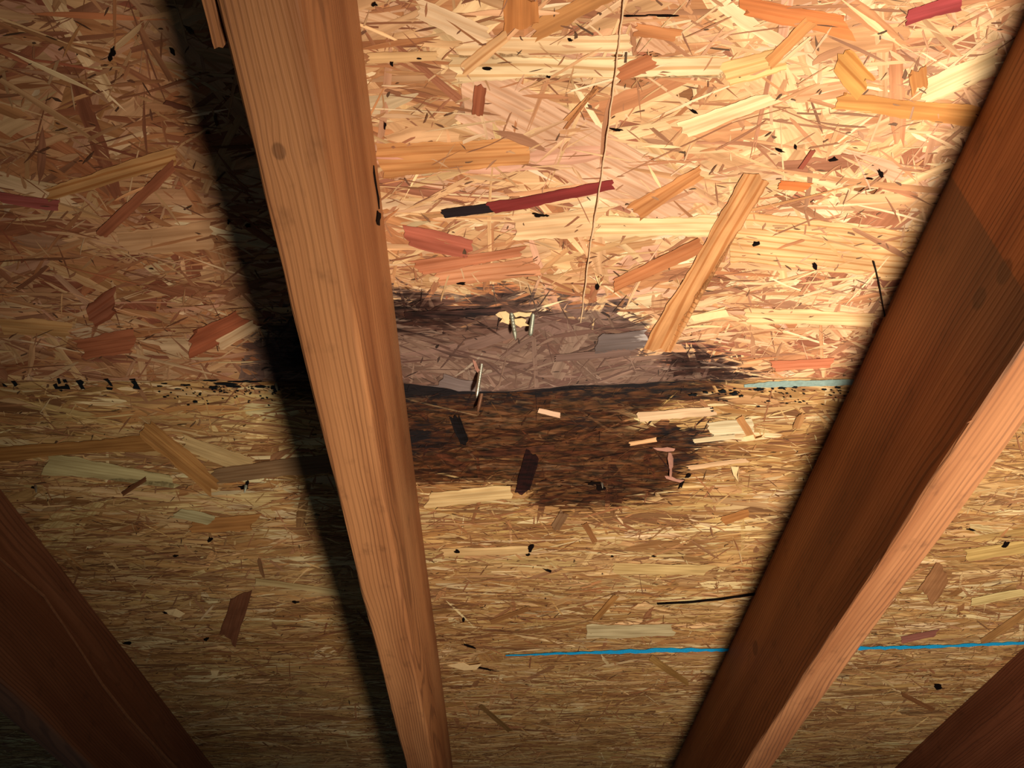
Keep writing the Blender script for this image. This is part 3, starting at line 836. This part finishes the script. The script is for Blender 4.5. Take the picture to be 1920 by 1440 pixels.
H = D_SHEATH - D_RAFT
MV0, MV1 = -.1085, -.0755
mc = (MV0 + MV1) / 2
kv, ku = at(523, 283, D_RAFT)
m_mid = rafter_material('rafter_wood_middle', L3(184, 124, 78), L3(110, 66, 40), (-.055, 0, .03), knots=[(kv - mc, ku, 0, .0030)], ring=.0026, off=1.7)
mid = rafter('rafter', 'orange-brown middle rafter crossing the picture from top to bottom', MV0, MV1, m_mid, seed=3)

RV0, RV1 = .299, .3335
rc = (RV0 + RV1) / 2


def on_face(px, py, v):
    """(u, n) where the ray of a pixel meets the side face at v"""
    d = R_CV.T @ np.array([(px - 960) / F, (py - 720) / F, 1.0]); d = d * (v / d[0])
    return d[1], d[2]


kn = []
for (x, y, r_) in ((1885, 510, .006), (1838, 560, .006), (1415, 1215, .008)):
    a, b = on_face(x, y, RV0); kn.append((RV0 - rc, a, b - D_RAFT, r_))
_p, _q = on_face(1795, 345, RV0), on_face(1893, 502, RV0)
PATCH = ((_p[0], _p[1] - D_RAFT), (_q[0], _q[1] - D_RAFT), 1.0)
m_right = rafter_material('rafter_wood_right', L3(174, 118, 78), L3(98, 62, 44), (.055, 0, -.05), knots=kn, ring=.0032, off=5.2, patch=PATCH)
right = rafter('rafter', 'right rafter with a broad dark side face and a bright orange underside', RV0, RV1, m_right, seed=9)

m_left = rafter_material('rafter_wood_left', L3(150, 96, 66), L3(98, 58, 40), (.04, 0, .10), ring=.0034, off=8.1)
left = rafter('rafter', 'dark red-brown rafter in the lower left corner', -.504, -.470, m_left, seed=5)
m_far = rafter_material('rafter_wood_far', L3(140, 84, 58), L3(88, 48, 36), (-.03, 0, .09), ring=.0034, off=3.3)
far = rafter('rafter', 'dark rafter in the lower right corner', .690, .7245, m_far, seed=6)


# crack, hole and a loose sliver on the middle rafter
def face_mark(name, pts, v, mat, parent, label, out=1, lift=.0009):
    V = []; Fc = []; m = len(pts)
    for e in (lift, -.0010):
        for (x, y) in pts:
            u, n = on_face(x, y, v); V.append((v + e * out, u, n))
    Fc = [tuple(range(m)), tuple(range(2 * m - 1, m - 1, -1))] + [(i, m + i, m + (i + 1) % m, (i + 1) % m) for i in range(m)]
    o = build(name, V, Fc, mat, PB[parent.name], parent)
    o['label'] = label
    return o


face_mark('crack', [(699, 310), (702, 332), (705, 352), (709, 372), (709.5, 392), (706, 366), (701.5, 342), (699, 324)], MV1, M_CRACK, mid, 'narrow black crack')
face_mark('notch', [(706, 395), (709, 399), (712, 400), (712, 408), (710, 413), (710, 423), (706, 421), (704, 414), (705, 406)], MV1, M_CRACK, mid, 'black chipped notch')


def sliver(name, pts, n, thick, mat, parent, label):
    V = []; m = len(pts)
    for e in (0, thick):
        for (x, y) in pts:
            v, u = at(x, y, n); V.append((v, u, n + e))
    Fc = [tuple(range(m)), tuple(range(2 * m - 1, m - 1, -1))] + [(i, m + i, m + (i + 1) % m, (i + 1) % m) for i in range(m)]
    o = build(name, V, Fc, mat, PB[parent.name], parent)
    if label: o['label'] = label
    return o


sliver('sliver', [(352, -80), (395, -80), (402, 0), (412, 50), (422, 84), (418, 90), (410, 88), (402, 92), (398, 80), (390, 45), (378, 0)], D_RAFT + .004, .012, m_mid, mid, 'split strip along the left edge')
# pale scuffed line along the side of the left rafter
pts = []
for (x, y) in ((-40, 1008), (0, 1047), (80, 1115), (140, 1205), (190, 1280), (240, 1345), (330, 1440), (380, 1500)): pts.append((x, y - 1 + random.uniform(-1, 1)))
pts2 = [(x, y + 5 + random.uniform(0, 2)) for x, y in pts[::-1]]
face_mark('scuff', pts + pts2, -.470, plain('pale_scuffed_wood', L3(150, 100, 68), .8, .2, 0, .4, 200), left, 'pale scuffed line', lift=.0018)
# fuzz of torn fibres on the bright lower arris of the right rafter
for (x, y, dx, dy) in ((1672, 1038, -2, -9), (1652, 1066, -3, -8), (1627, 1100, -3, -9), (1560, 1200, -5, -5), (1528, 1258, -2, -8), (1725, 958, -10, 4), (1822, 812, -8, -3), (1775, 888, -7, -2), (1862, 755, -5, -6), (1842, 778, -30, 16)):
    V = []; Fc = []; k = 0
    for (a, b) in ((x, y - 3), (x + 1, y + 4), (x + dx, y + dy)):
        v, u = at(a, b, D_RAFT + .001); V += [(v, u, D_RAFT + .001), (v, u, D_RAFT + .0016)]
    Fc += [(k, k + 2, k + 4), (k + 5, k + 3, k + 1), (k, k + 1, k + 3, k + 2), (k + 2, k + 3, k + 5, k + 4), (k + 4, k + 5, k + 1, k)]
    fz = build('torn_fibre', V, Fc, m_right, PB[right.name], right)


# ------------------------------------------------------------------ threads
def thread(name, pts, r, mat, label, cat, base):
    """pts in roof coordinates"""
    V = []; Fc = []; K = 6
    P = [Vector(p) for p in pts]
    for i, p in enumerate(P):
        d = (P[min(i + 1, len(P) - 1)] - P[max(i - 1, 0)]).normalized()
        e1 = d.cross(Vector((0, 0, 1))).normalized(); e2 = d.cross(e1)
        rr = r * random.uniform(.75, 1.25)
        for k in range(K):
            a = 2 * math.pi * k / K; V.append(tuple(p + e1 * rr * math.cos(a) + e2 * rr * math.sin(a)))
    for i in range(len(P) - 1):
        for k in range(K): Fc.append((i * K + k, i * K + (k + 1) % K, (i + 1) * K + (k + 1) % K, (i + 1) * K + k))
    Fc.append(tuple(range(K - 1, -1, -1))); Fc.append(tuple((len(P) - 1) * K + k for k in range(K)))
    o = build(name, V, Fc, mat, base, smooth=True)
    tag(o, label, cat)
    return o


P = []
for i in range(90):
    t = i / 89
    y = -30 + 635 * t
    x = np.interp(y, (-30, 0, 160, 330, 480, 605), (1175, 1170, 1151, 1128, 1104, 1089)) + .6 * math.sin(i * .9)
    v, u = at(x, y, D_SHEATH - .0018); P.append((v, u, D_SHEATH - .0018 - .0004 * math.sin(i * .35)))
thread('hanging_thread', P, .0005, M_THREAD, 'long pale tan thread stretched down the upper board beside the wide strand', 'thread', P[-1])
P = []
for (x, y) in ((1638, 490), (1643, 508), (1648, 530), (1652, 552), (1656, 575), (1659, 592), (1661, 604)):
    v, u = at(x, y, D_SHEATH - .0022); P.append((v, u, D_SHEATH - .0022))
thread('dark_fibre', P, .0005, M_HAIR, 'short dark hair-like fibre hanging beside the right rafter', 'fibre', P[-1])
